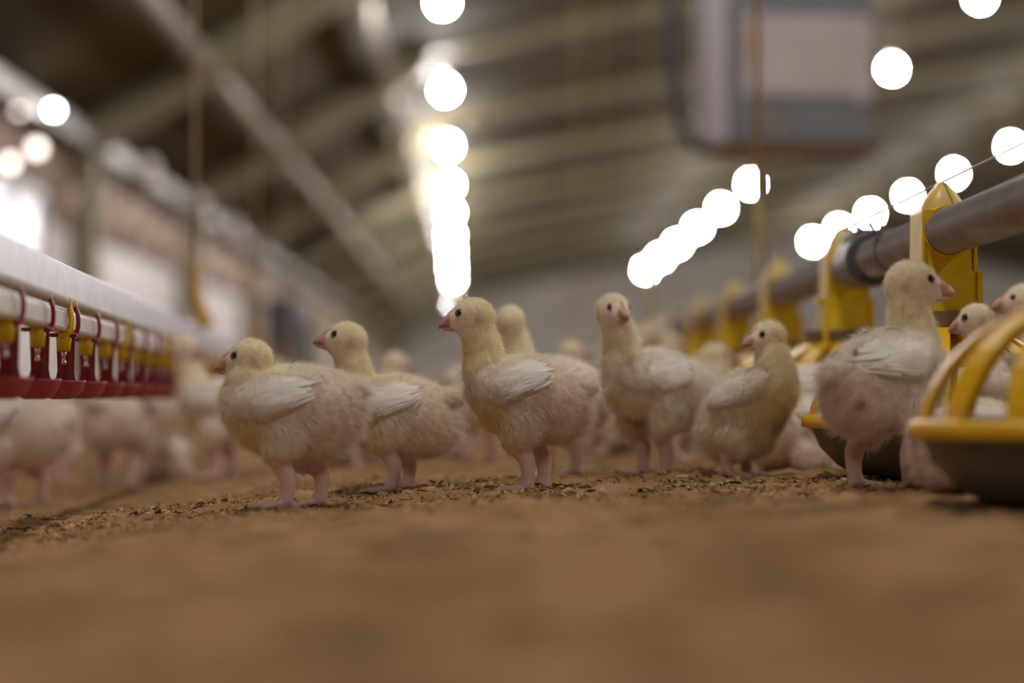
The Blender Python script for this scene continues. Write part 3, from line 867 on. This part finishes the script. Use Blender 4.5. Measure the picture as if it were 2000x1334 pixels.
    for i in range(6):
        f = i / 5
        ellipsoid(cb_, bp((22.0 - 9.5 * f, 0, 5.0 + 6.8 * f)), (2.6 * hs * MM, 1.2 * hs * MM, 2.2 * hs * MM), RH, u=10, v=7)
    mesh_obj('comb', cb_, 'comb', root)
    # ---- wings
    wings = []
    wl = pose.get('wing', (22, 117, 44, 23, 8))     # cx, cz, half length, half height, tilt
    for s in (1, -1):
        wb = bmesh.new(); wl_ = wb.verts.layers.float_color.new('Col')
        cx, cz, ha, hb, tilt = wl
        ct, st = math.cos(R(tilt)), math.sin(R(tilt))
        def surf(u, v, lift):
            q = Vector((cx + u * ct + v * st, 0, cz - u * st + v * ct))
            o_ = tp((q.x, s * 140, q.z)); d_ = RT @ Vector((0, -s, 0))
            h = bvh.ray_cast(o_, d_)
            if h[0] is None or (tp(q) - h[0]).length > 90: return tp((q.x, s * (12 + lift), q.z))
            return h[0] + RT @ Vector((0, s * lift, 0))
        def outl(a):
            u = ha * math.cos(a); v = hb * math.sin(a)
            if u < 0: v *= (1 - 0.55 * (-u / ha) ** 1.5)
            if u < 0 and v < 0: v *= .9
            return u, v
        NR, NS = 9, 36
        WL = 13.0
        c0 = wb.verts.new(surf(0, 0, WL + .6) * MM); prev = None; c0[wl_] = (.8, .7, .62, 1)
        for i in range(1, NR + 1):
            rho = i / NR; ring = []
            for k in range(NS):
                u, v = outl(2 * math.pi * k / NS)
                sv = max(0.0, math.sin(2 * math.pi * k / NS)) if math.cos(2 * math.pi * k / NS) > -.5 else .2
                lift = WL * ((1 - rho ** 3.4) * (1 - sv) + (1 - rho) ** 1.1 * (1 + .6 * rho) * sv) + (-2.0 if i == NR else 0.6 - 1.0 * rho * sv)
                vv = wb.verts.new(surf(u * rho, v * rho, lift) * MM)
                t_ = min(max((u * rho + 30) / 60, 0), 1)
                cc = np.array([0.86, 0.79, 0.72]) * (1 - t_) + np.array([0.84, 0.73, 0.64]) * t_
                vv[wl_] = (*cc, 1); ring.append(vv)
            for k in range(NS):
                if prev is None: f_ = (c0, ring[k], ring[(k + 1) % NS])
                else: f_ = (prev[k], ring[k], ring[(k + 1) % NS], prev[(k + 1) % NS])
                wb.faces.new(f_)
            prev = ring
        # vaned feathers laid over the rear half
        rows = [(9, 17, 15, 6.0, 1.0), (12, 8, 22, 5.0, 1.8), (12, -2, 30, 4.2, 2.6), (9, -12, 30, 4.6, 3.0)] if not far else [(7, 2, 36, 7, 1.5)]
        for nf, ub, L, wd, lf in rows:
            for i in range(nf):
                f = i / (nf - 1)
                v0 = hb * (-0.78 + 1.40 * f) * .86 * (1 if ub > 0 else .82); u0 = ub + g.normal(0, 1.5) - 9 * (f - .55) ** 2 * 3
                ang = R(10 - 22 * (f - .2) + g.normal(0, 4)); Lf = L * g.uniform(.8, 1.15) * (0.85 + .25 * f)
                col = np.array([0.86, 0.80, 0.74]) * g.uniform(.86, 1.05)
                L1, Lm, L2 = [], [], []
                for j in range(7):
                    q = j / 6; u = u0 - math.cos(ang) * Lf * q; v = v0 + math.sin(ang) * Lf * q
                    rho = min(1.0, math.hypot(u / ha, v / hb))
                    sv = max(0.0, v / hb)
                    lift = max(1.0, WL * ((1 - rho ** 3.4) * (1 - sv) + (1 - rho) ** 1.1 * (1 + .6 * rho) * sv) + .6) + lf * (0.35 + q * .5)
                    w = wd * .5 * (math.sin(math.pi * min(1, .25 + q * .75)) ** .6 + .02)
                    for lst, o_, lo in ((L1, -w, 0), (Lm, 0, .6), (L2, w, 0)):
                        vv = wb.verts.new(surf(u, v + o_, lift + lo) * MM); vv[wl_] = (*(col * (.9 if o_ else 1.06)), 1); lst.append(vv)
                for j in range(6):
                    wb.faces.new((L1[j], Lm[j], Lm[j + 1], L1[j + 1])); wb.faces.new((Lm[j], L2[j], L2[j + 1], Lm[j + 1]))
        bmesh.ops.recalc_face_normals(wb, faces=wb.faces[:])
        wings.append(mesh_obj('wing', wb, 'feather', root))
    # ---- small flank feathers above the thigh
    if not far and not pose.get('lying'):
        for s in (1, -1):
            fb = bmesh.new(); cl_ = fb.verts.layers.float_color.new('Col')
            for i in range(22):
                f = i / 21; x = 24 - 46 * f + g.normal(0, 1.5); z = 76 + 14 * f + g.normal(0, 2.2)
                L = g.uniform(8, 14); ang = R(-62 + 18 * f + g.normal(0, 6))
                pr = []
                for j in range(4):
                    q = j / 3; xx = x - math.cos(ang) * L * q * .8; zz = z + math.sin(ang) * L * q
                    o_ = tp((xx, s * 140, zz)); h = bvh.ray_cast(o_, RT @ Vector((0, -s, 0)))
                    if h[0] is None: pr = []; break
                    w = 1.25 * (1 - q) + .15
                    base = h[0] + RT @ Vector((0, s * (0.6 + 2.4 * q), 0))
                    a_ = fb.verts.new((base + Vector((w, 0, 0))) * MM); c_ = fb.verts.new((base - Vector((w, 0, 0))) * MM)
                    cc = (.84, .75, .62, 1); a_[cl_] = cc; c_[cl_] = cc
                    pr.append((a_, c_))
                for j in range(len(pr) - 1): fb.faces.new((pr[j][0], pr[j][1], pr[j + 1][1], pr[j + 1][0]))
            mesh_obj('flank_feathers', fb, 'feather', root)
    # ---- downy hair
    nh = pose.get('hairs', 6000 if far else 55000)
    tri = np.empty(0)
    me.calc_loop_triangles()
    lt = np.empty(len(me.loop_triangles) * 3, int); me.loop_triangles.foreach_get('vertices', lt); lt = lt.reshape(-1, 3)
    e1 = co[lt[:, 1]] - co[lt[:, 0]]; e2 = co[lt[:, 2]] - co[lt[:, 0]]
    area = np.linalg.norm(np.cross(e1, e2), axis=1) * .5
    bare = np.clip(np.maximum(legw * 1.0, np.clip(face * .9, 0, .9)), 0, 1)
    area = area * (1 - bare[lt].mean(1)) ** 2
    ctr = tl[lt].mean(1); ct_, st_ = math.cos(R(wl[4])), math.sin(R(wl[4]))
    du = ctr[:, 0] - wl[0]; dv = ctr[:, 2] - wl[1]
    uu = du * ct_ - dv * st_; vv_ = du * st_ + dv * ct_
    area = np.where(((uu / (wl[2] * .95)) ** 2 + (vv_ / (wl[3] * .9)) ** 2 < 1) & (np.abs(ctr[:, 1]) > 12), area * .08, area)
    ti = g.choice(len(lt), nh, p=area / area.sum())
    r1 = np.sqrt(g.uniform(0, 1, nh)); r2 = g.uniform(0, 1, nh)
    w0, w1, w2 = (1 - r1), r1 * (1 - r2), r1 * r2
    def bary(A): return A[lt[ti, 0]] * w0[:, None] + A[lt[ti, 1]] * w1[:, None] + A[lt[ti, 2]] * w2[:, None]
    p0 = bary(co); n0 = bary(nrm); n0 /= np.linalg.norm(n0, axis=1)[:, None]; c0 = bary(C)
    hw = bary(headw[:, None])[:, 0]; yw = bary(ylw[:, None])[:, 0]; tl0 = bary(tl); hl0 = bary(hl)
    bk = np.array(RT) @ np.array([-0.8, 0, -0.45]); hb_ = np.array(RH) @ np.array([-1.0, 0, -0.35])
    nd = np.array([0.0, 0, -1.0])
    flow = bk[None] * (1 - yw)[:, None] + (nd[None] * (1 - hw)[:, None] + hb_[None] * hw[:, None]) * yw[:, None]
    flow = flow - n0 * (flow * n0).sum(1)[:, None]
    flow /= (np.linalg.norm(flow, axis=1)[:, None] + .15)
    # the front half of each wing is downy too
    for wo in wings:
        wm = wo.data; wm.calc_loop_triangles()
        wv = np.empty(len(wm.vertices) * 3); wm.vertices.foreach_get('co', wv); wv = wv.reshape(-1, 3) / MM
        wnr = np.empty(len(wm.vertices) * 3); wm.vertices.foreach_get('normal', wnr); wnr = wnr.reshape(-1, 3)
        wt = np.empty(len(wm.loop_triangles) * 3, int); wm.loop_triangles.foreach_get('vertices', wt); wt = wt.reshape(-1, 3)
        nsh = 1 + 9 * 36
        wt = wt[(wt < nsh).all(1)]
        cxw = wl[0] + 0.0
        tlw = (wv + np.array([0, 0, drop]) - np.array(piv)) @ np.array(RT) + np.array(piv)
        fr = np.clip((tlw[wt].mean(1)[:, 0] - (cxw - 20)) / 34, 0.04, 1)
        ar = np.linalg.norm(np.cross(wv[wt[:, 1]] - wv[wt[:, 0]], wv[wt[:, 2]] - wv[wt[:, 0]]), axis=1) * fr
        k_ = int(nh * .10); tj = g.choice(len(wt), k_, p=ar / ar.sum())
        q1 = np.sqrt(g.uniform(0, 1, k_)); q2 = g.uniform(0, 1, k_)
        mixw = lambda A: A[wt[tj, 0]] * (1 - q1)[:, None] + A[wt[tj, 1]] * (q1 * (1 - q2))[:, None] + A[wt[tj, 2]] * (q1 * q2)[:, None]
        pw = mixw(wv); nw = mixw(wnr); nw /= np.linalg.norm(nw, axis=1)[:, None] + 1e-9
        side_ = np.sign(pw[:, 1:2]); nw = np.where((nw[:, 1:2] * side_) < 0, -nw, nw)
        fw = np.tile(np.array(RT) @ np.array([-1.0, 0, -.1]), (k_, 1)); fw = fw - nw * (fw * nw).sum(1)[:, None]; fw /= np.linalg.norm(fw, axis=1)[:, None] + .15
        p0 = np.concatenate([p0, pw]); n0 = np.concatenate([n0, nw]); flow = np.concatenate([flow, fw])
        c0 = np.concatenate([c0, np.tile(np.array([[.87, .80, .72]]), (k_, 1))]); hw = np.concatenate([hw, np.zeros(k_)]); yw = np.concatenate([yw, np.zeros(k_)])
        tl0 = np.concatenate([tl0, np.zeros((k_, 3))])
    nh = len(p0)
    # clumps: hairs in the same small cell share a lean
    cell = np.floor(p0 / 5.0).astype(int); key = (cell[:, 0] * 73856093) ^ (cell[:, 1] * 19349663) ^ (cell[:, 2] * 83492791)
    lean = np.stack([((key * k_) % 1009) / 1009.0 - .5 for k_ in (31, 57, 91)], -1)
    guard = g.uniform(0, 1, nh) < .10
    L = np.where(guard, g.uniform(7.0, 11.5, nh), g.uniform(2.8, 5.6, nh)) * (1 - hw) + np.where(guard, g.uniform(3, 5, nh), g.uniform(1.6, 2.8, nh)) * hw
    L = L * (1 - .25 * yw * (1 - hw))
    L *= 1 + 0.6 * np.clip((-35 - tl0[:, 0]) / 20, 0, 1) + 0.35 * np.clip((tl0[:, 0] - 40) / 20, 0, 1) * (1 - hw)
    L *= pose.get('hlen', 1.0)
    up = 0.35 + 0.35 * g.uniform(0, 1, nh) + guard * .35
    d0 = n0 * up[:, None] + flow * .72 + lean * .40 + g.normal(0, .16, (nh, 3))
    d0 /= np.linalg.norm(d0, axis=1)[:, None]
    d1 = d0 + flow * .35 + g.normal(0, .12, (nh, 3)); d1 /= np.linalg.norm(d1, axis=1)[:, None]
    K = 3 if far else 4
    pts = np.empty((nh, K, 3)); rad = np.empty((nh, K))
    r0 = (0.34 if far else 0.15)
    for j in range(K):
        q = j / (K - 1)
        pts[:, j] = p0 - n0 * .3 + (d0 * (q - .5 * q * q) + d1 * (.5 * q * q)) * L[:, None]
        rad[:, j] = r0 * (1 - .82 * q)
    hc_ = bpy.data.hair_curves.new('down')
    hc_.add_curves([K] * nh)
    hc_.position_data.foreach_set('vector', (pts * MM).astype(np.float32).ravel())
    ra = hc_.attributes.get('radius') or hc_.attributes.new('radius', 'FLOAT', 'POINT')
    ra.data.foreach_set('value', (rad * MM).astype(np.float32).ravel())
    tone = 1 + .22 * (((key * 131) % 997) / 997.0 - .5)
    HC = np.clip(c0 * (g.uniform(.82, 1.2, nh) * tone)[:, None] * 1.06 + .015, 0, .95)
    cc = hc_.attributes.new('Col', 'FLOAT_COLOR', 'CURVE')
    cc.data.foreach_set('color', np.concatenate([HC, np.ones((nh, 1))], 1).astype(np.float32).ravel())
    hc_.materials.append(M['down'])
    ho = bpy.data.objects.new('down', hc_); COL.objects.link(ho); ho.parent = root
    return root

def place_chick(o, px, d, yaw, scale, label, group=None, dz=0.0, xy=None):
    if xy is None:
        q = P(px, 777, d); x, y = q.x, q.y
    else: x, y = xy
    o.location = (x, y, gz(x, y) + dz)
    o.rotation_euler = (0, 0, R(yaw)); o.scale = (scale,) * 3
    tag(o, label, 'chick', group)
    return o

NECK3 = [(18, 0, 100, 30, 30), (34, 0, 112, 29, 29), (46, 0, 128, 25, 24), (49, 0, 148, 20.5, 18.5), (54, 0, 166, 19.5, 16.5), (58, 0, 178, 17, 15)]
FLOCK = 'chicks standing in the sharp row'

# sharp row, from one side of the picture to the other
p = dict(seed=11, torso=TORSO1, tail=(-75, 121), neck=[(20, 0, 104, 34, 32), (38, 0, 118, 30, 28), (47, 0, 131, 25, 22), (48, 0, 143, 21, 18)], head=(47, 0, 149), hscale=1.0, hpitch=-4,
         feet=[(8, 24, 8), (-24, -18, -5)], wing=(24, 112, 46, 24, 10), vent=(-52, 20, 88), pink=.8, beaktip=(.55, .28, .12), base=(.87, .79, .70))
place_chick(build_chick(p), 578, 2.45, 181, 1.0, 'short-necked chick standing nearest the red drip cups, body in profile, stubby orange beak', FLOCK)
p = dict(seed=12, torso=TORSO2, tail=(-77, 105), neck=[(18, 0, 90, 32, 30), (36, 0, 106, 28, 26), (46, 0, 124, 23, 21), (50, 0, 145, 19.5, 17.5), (55, 0, 160, 18.5, 16)], head=(57, 0, 170), hpitch=8,
         feet=[(5, 22, 5), (-13, -20, -5)], wing=(18, 104, 46, 23, 10), pink=.7, ybreast=.95, base=(.87, .79, .66))
place_chick(build_chick(p), 775, 2.72, 183, 1.0, 'yellow-necked chick half hidden behind the tail of the short-necked chick', FLOCK)
p = dict(seed=13, torso=TORSO3, tail=(-71, 111), neck=NECK3, head=(61, 0, 184), hpitch=-3,
         feet=[(4, 22, 6), (-14, -18, -4)], wing=(20, 118, 46, 24, 10), pink=.9, ybreast=.8, vent=(-50, 22, 86))
place_chick(build_chick(p), 1035, 2.56, 180, 1.0, 'sharpest chick with raised head in front of the lowest ceiling lamps', FLOCK)
p = dict(seed=14, torso=TORSO3, neck=NECK3, head=(60, 0, 184), hyaw=82, hpitch=0,
         feet=[(6, 24, 0), (2, -26, 0)], pink=.45, ybreast=.4, yneck=.55, base=(.89, .81, .73), dirty=(38, 10, 58))
place_chick(build_chick(p), 1284, 2.88, 212, 1.06, 'white chick facing the lens with head turned aside, pale pink comb showing', FLOCK)
p = dict(seed=15, torso=TORSO3, pitch=30, drop=20, tail=(-72, 106), neck=[(18, 0, 108, 33, 33), (34, 0, 124, 30, 31), (37, 0, 142, 24, 24), (34, 0, 160, 20.5, 19), (30, 0, 172, 19, 17)], head=(28, 0, 183), hyaw=-118, hpitch=-2,
         feet=[(-14, 20, 0), (-16, -20, 0)], hipx=-8, pink=.25, ybreast=.7, yneck=.7, base=(.87, .79, .66), dirty=(42, 10, 58))
place_chick(build_chick(p), 1460, 2.80, 322, 0.98, 'upright cream chick looking back over its breast, dirty belly, beside the lying chick', FLOCK)
p = dict(seed=17, torso=TORSO3, pitch=8, tail=(-71, 113), neck=[(18, 0, 104, 31, 32), (28, 0, 124, 28, 29), (30, 0, 146, 22, 22), (29, 0, 164, 19.5, 18), (30, 0, 178, 18, 16)], head=(33, 0, 186), hscale=1.08, hyaw=-36, hpitch=-2,
         feet=[(-14, 26, 20), (4, -30, -10)], pink=.75, ybreast=.2, yneck=.75, base=(.88, .80, .73), vent=(-48, -26, 84), wing=(0, 122, 46, 25, -2))
place_chick(build_chick(p), 1728, 2.40, 30, 1.09, 'biggest chick standing tall with back to the lens beside the yellow grille', FLOCK)
# behind the sharp row
p = dict(seed=18, torso=TORSO3, neck=NECK3, head=(58, 0, 184), hyaw=-72, hpitch=-6, feet=[(10, 24, 0), (-18, -22, 0)], hairs=22000)
place_chick(build_chick(p), 1090, 3.00, 172, 1.04, 'chick standing right behind the sharpest chick with its head turned away')
p = dict(seed=19, torso=TORSO3, neck=[(18, 0, 100, 30, 30), (34, 0, 114, 28, 28), (48, 0, 134, 22, 20), (54, 0, 154, 17.5, 15.5), (60, 0, 170, 15, 13)], head=(63, 0, 180), hscale=.86, hpitch=-10, feet=[(4, 22, 6), (-12, -22, -4)], hairs=26000, pink=1.0, base=(.82, .72, .66))
place_chick(build_chick(p), 2022, 2.40, 176, .92, 'pink-bodied chick with sharp face looking over the rim behind the yellow grille')
p = dict(seed=20, far=True, lying=True, drop=49, torso=TORSO3, neck=[(18, 0, 100, 30, 30), (38, 0, 108, 26, 27), (52, 0, 112, 22, 20), (62, 0, 112, 18, 16)], head=(70, 0, 110), hpitch=-20, hairs=16000)
lie0 = build_chick(p)
place_chick(lie0, 1562, 2.95, 12, 1.0, 'chick lying flat on the litter by the feeder with white wing feathers showing')

def proto(**k):
    k.setdefault('far', True); k.setdefault('torso', TORSO3)
    return build_chick(k)
stand0 = proto(seed=31, neck=NECK3, head=(61, 0, 184), feet=[(6, 22, 5), (-10, -22, -4)])
low0 = proto(seed=32, neck=[(22, 0, 98, 32, 30), (48, 0, 104, 26, 25), (62, 0, 92, 20, 18), (72, 0, 74, 17, 15)], head=(78, 0, 64), hpitch=-35, feet=[(10, 22, 5), (-4, -22, -4)])
turn0 = proto(seed=33, neck=NECK3, head=(58, 0, 182), hyaw=150, feet=[(6, 22, 5), (-2, -24, -4)], pink=.5)
short0 = proto(seed=34, torso=TORSO1, neck=[(20, 0, 104, 34, 32), (38, 0, 118, 30, 28), (47, 0, 131, 25, 22), (48, 0, 143, 21, 18)], head=(47, 0, 149), feet=[(8, 22, 8), (-14, -22, -5)])
PROT = dict(stand=stand0, low=low0, turn=turn0, short=short0, lie=lie0)
used = {'lie'}
def bg(kind, px, d, yaw, s, label, group='blurred chicks behind the sharp row', dz=0.0, xy=None):
    o = PROT[kind] if kind not in used else copy_tree(PROT[kind])
    used.add(kind)
    for k_ in ('group',):
        if k_ in o: del o[k_]
    return place_chick(o, px, d, yaw, s, label, group, dz, xy)

bg('stand', 1600, 3.02, 176, .93, 'chick standing close behind the upright cream chick, only beak and pink side showing', xy=(0.42, 3.13))
bg('stand', 2110, 2.9, 178, 1.10, 'chick at the picture edge behind the grille with only its forehead and eye showing')
bg('lie', 1900, 2.30, 12, 0.92, 'chick crouching low under the rim of the nearest yellow feeder', None)
bg('short', 45, 3.45, 160, 1.16, 'blurred chick at the picture edge standing under the drip cups')
bg('low', 228, 4.05, 75, 1.28, 'blurred chick with spread legs seen from behind under the drip cups')
bg('short', 128, 4.5, 20, 0.9, 'small yellowish blurred chick crouching between two pairs of pink legs')
bg('turn', 440, 3.95, 172, 1.15, 'blurred chick with raised yellow neck just past the last clear drip cups')
bg('lie', 326, 4.3, 100, 0.85, 'pale blurred chick lying behind the spread-legged chick')
bg('stand', 705, 3.85, 8, 0.90, 'blurred chick looking the other way behind the yellow-necked chick, eye just showing')
bg('lie', 838, 4.15, 170, 1.0, 'white blurred chick lying behind the legs of the yellow-necked chick')
bg('lie', 685, 3.95, 20, 1.05, 'pale blurred chick lying between the short-necked and yellow-necked chicks')
bg('low', 930, 3.75, 95, 1.1, 'pinkish blurred chick standing back to the lens behind the breast of the sharpest chick')
bg('turn', 1175, 3.95, 200, .93, 'blurred chick between the sharpest chick and the white chick, head brownish')
bg('lie', 1180, 4.1, 170, 1.0, 'pink blurred chick lying in the gap left of the white chick')
bg('short', 1335, 3.55, 8, 1.02, 'blurred cream chick facing the feeders behind the tail of the white chick')
bg('stand', 1255, 4.5, 30, 1.05, 'blurred chick with raised head past the white chick')
bg('short', 1310, 4.4, 350, 1.0, 'blurred chick with low head just over the back of the white chick')
bg('short', 1545, 3.7, 190, 1.0, 'blurred chick feeding at the second yellow tower, eye just showing', xy=(0.545, 3.70))
bg('short', 1660, 3.2, 170, 1.0, 'blurred cream chick head between the biggest chick and the second tower', xy=(0.575, 3.09))
bg('stand', 590, 5.2, 190, 1.0, 'faint blurred chick far behind the short-necked chick')
bg('low', 760, 5.6, 150, 1.0, 'faint blurred chick with lowered head far behind the yellow-necked chick')
FARS = 'faint chicks far down the house'
g2 = np.random.default_rng(5)
kinds = ['stand', 'low', 'turn', 'short', 'lie']
n_ = 0
pts_far = []
while n_ < 46:
    d = g2.uniform(5.0, 15.0); px = g2.uniform(-30, 1320)
    q = P(px, 777, d)
    if any((q.x - a) ** 2 + (q.y - b_) ** 2 < .06 for a, b_ in pts_far): continue
    if q.x > 0.25 and d < 12: continue
    pts_far.append((q.x, q.y))
    bg(kinds[int(g2.integers(0, 5))], px, d, g2.uniform(0, 360), g2.uniform(.92, 1.12), 'faint blurred chick among the flock far down the house', FARS)
    n_ += 1
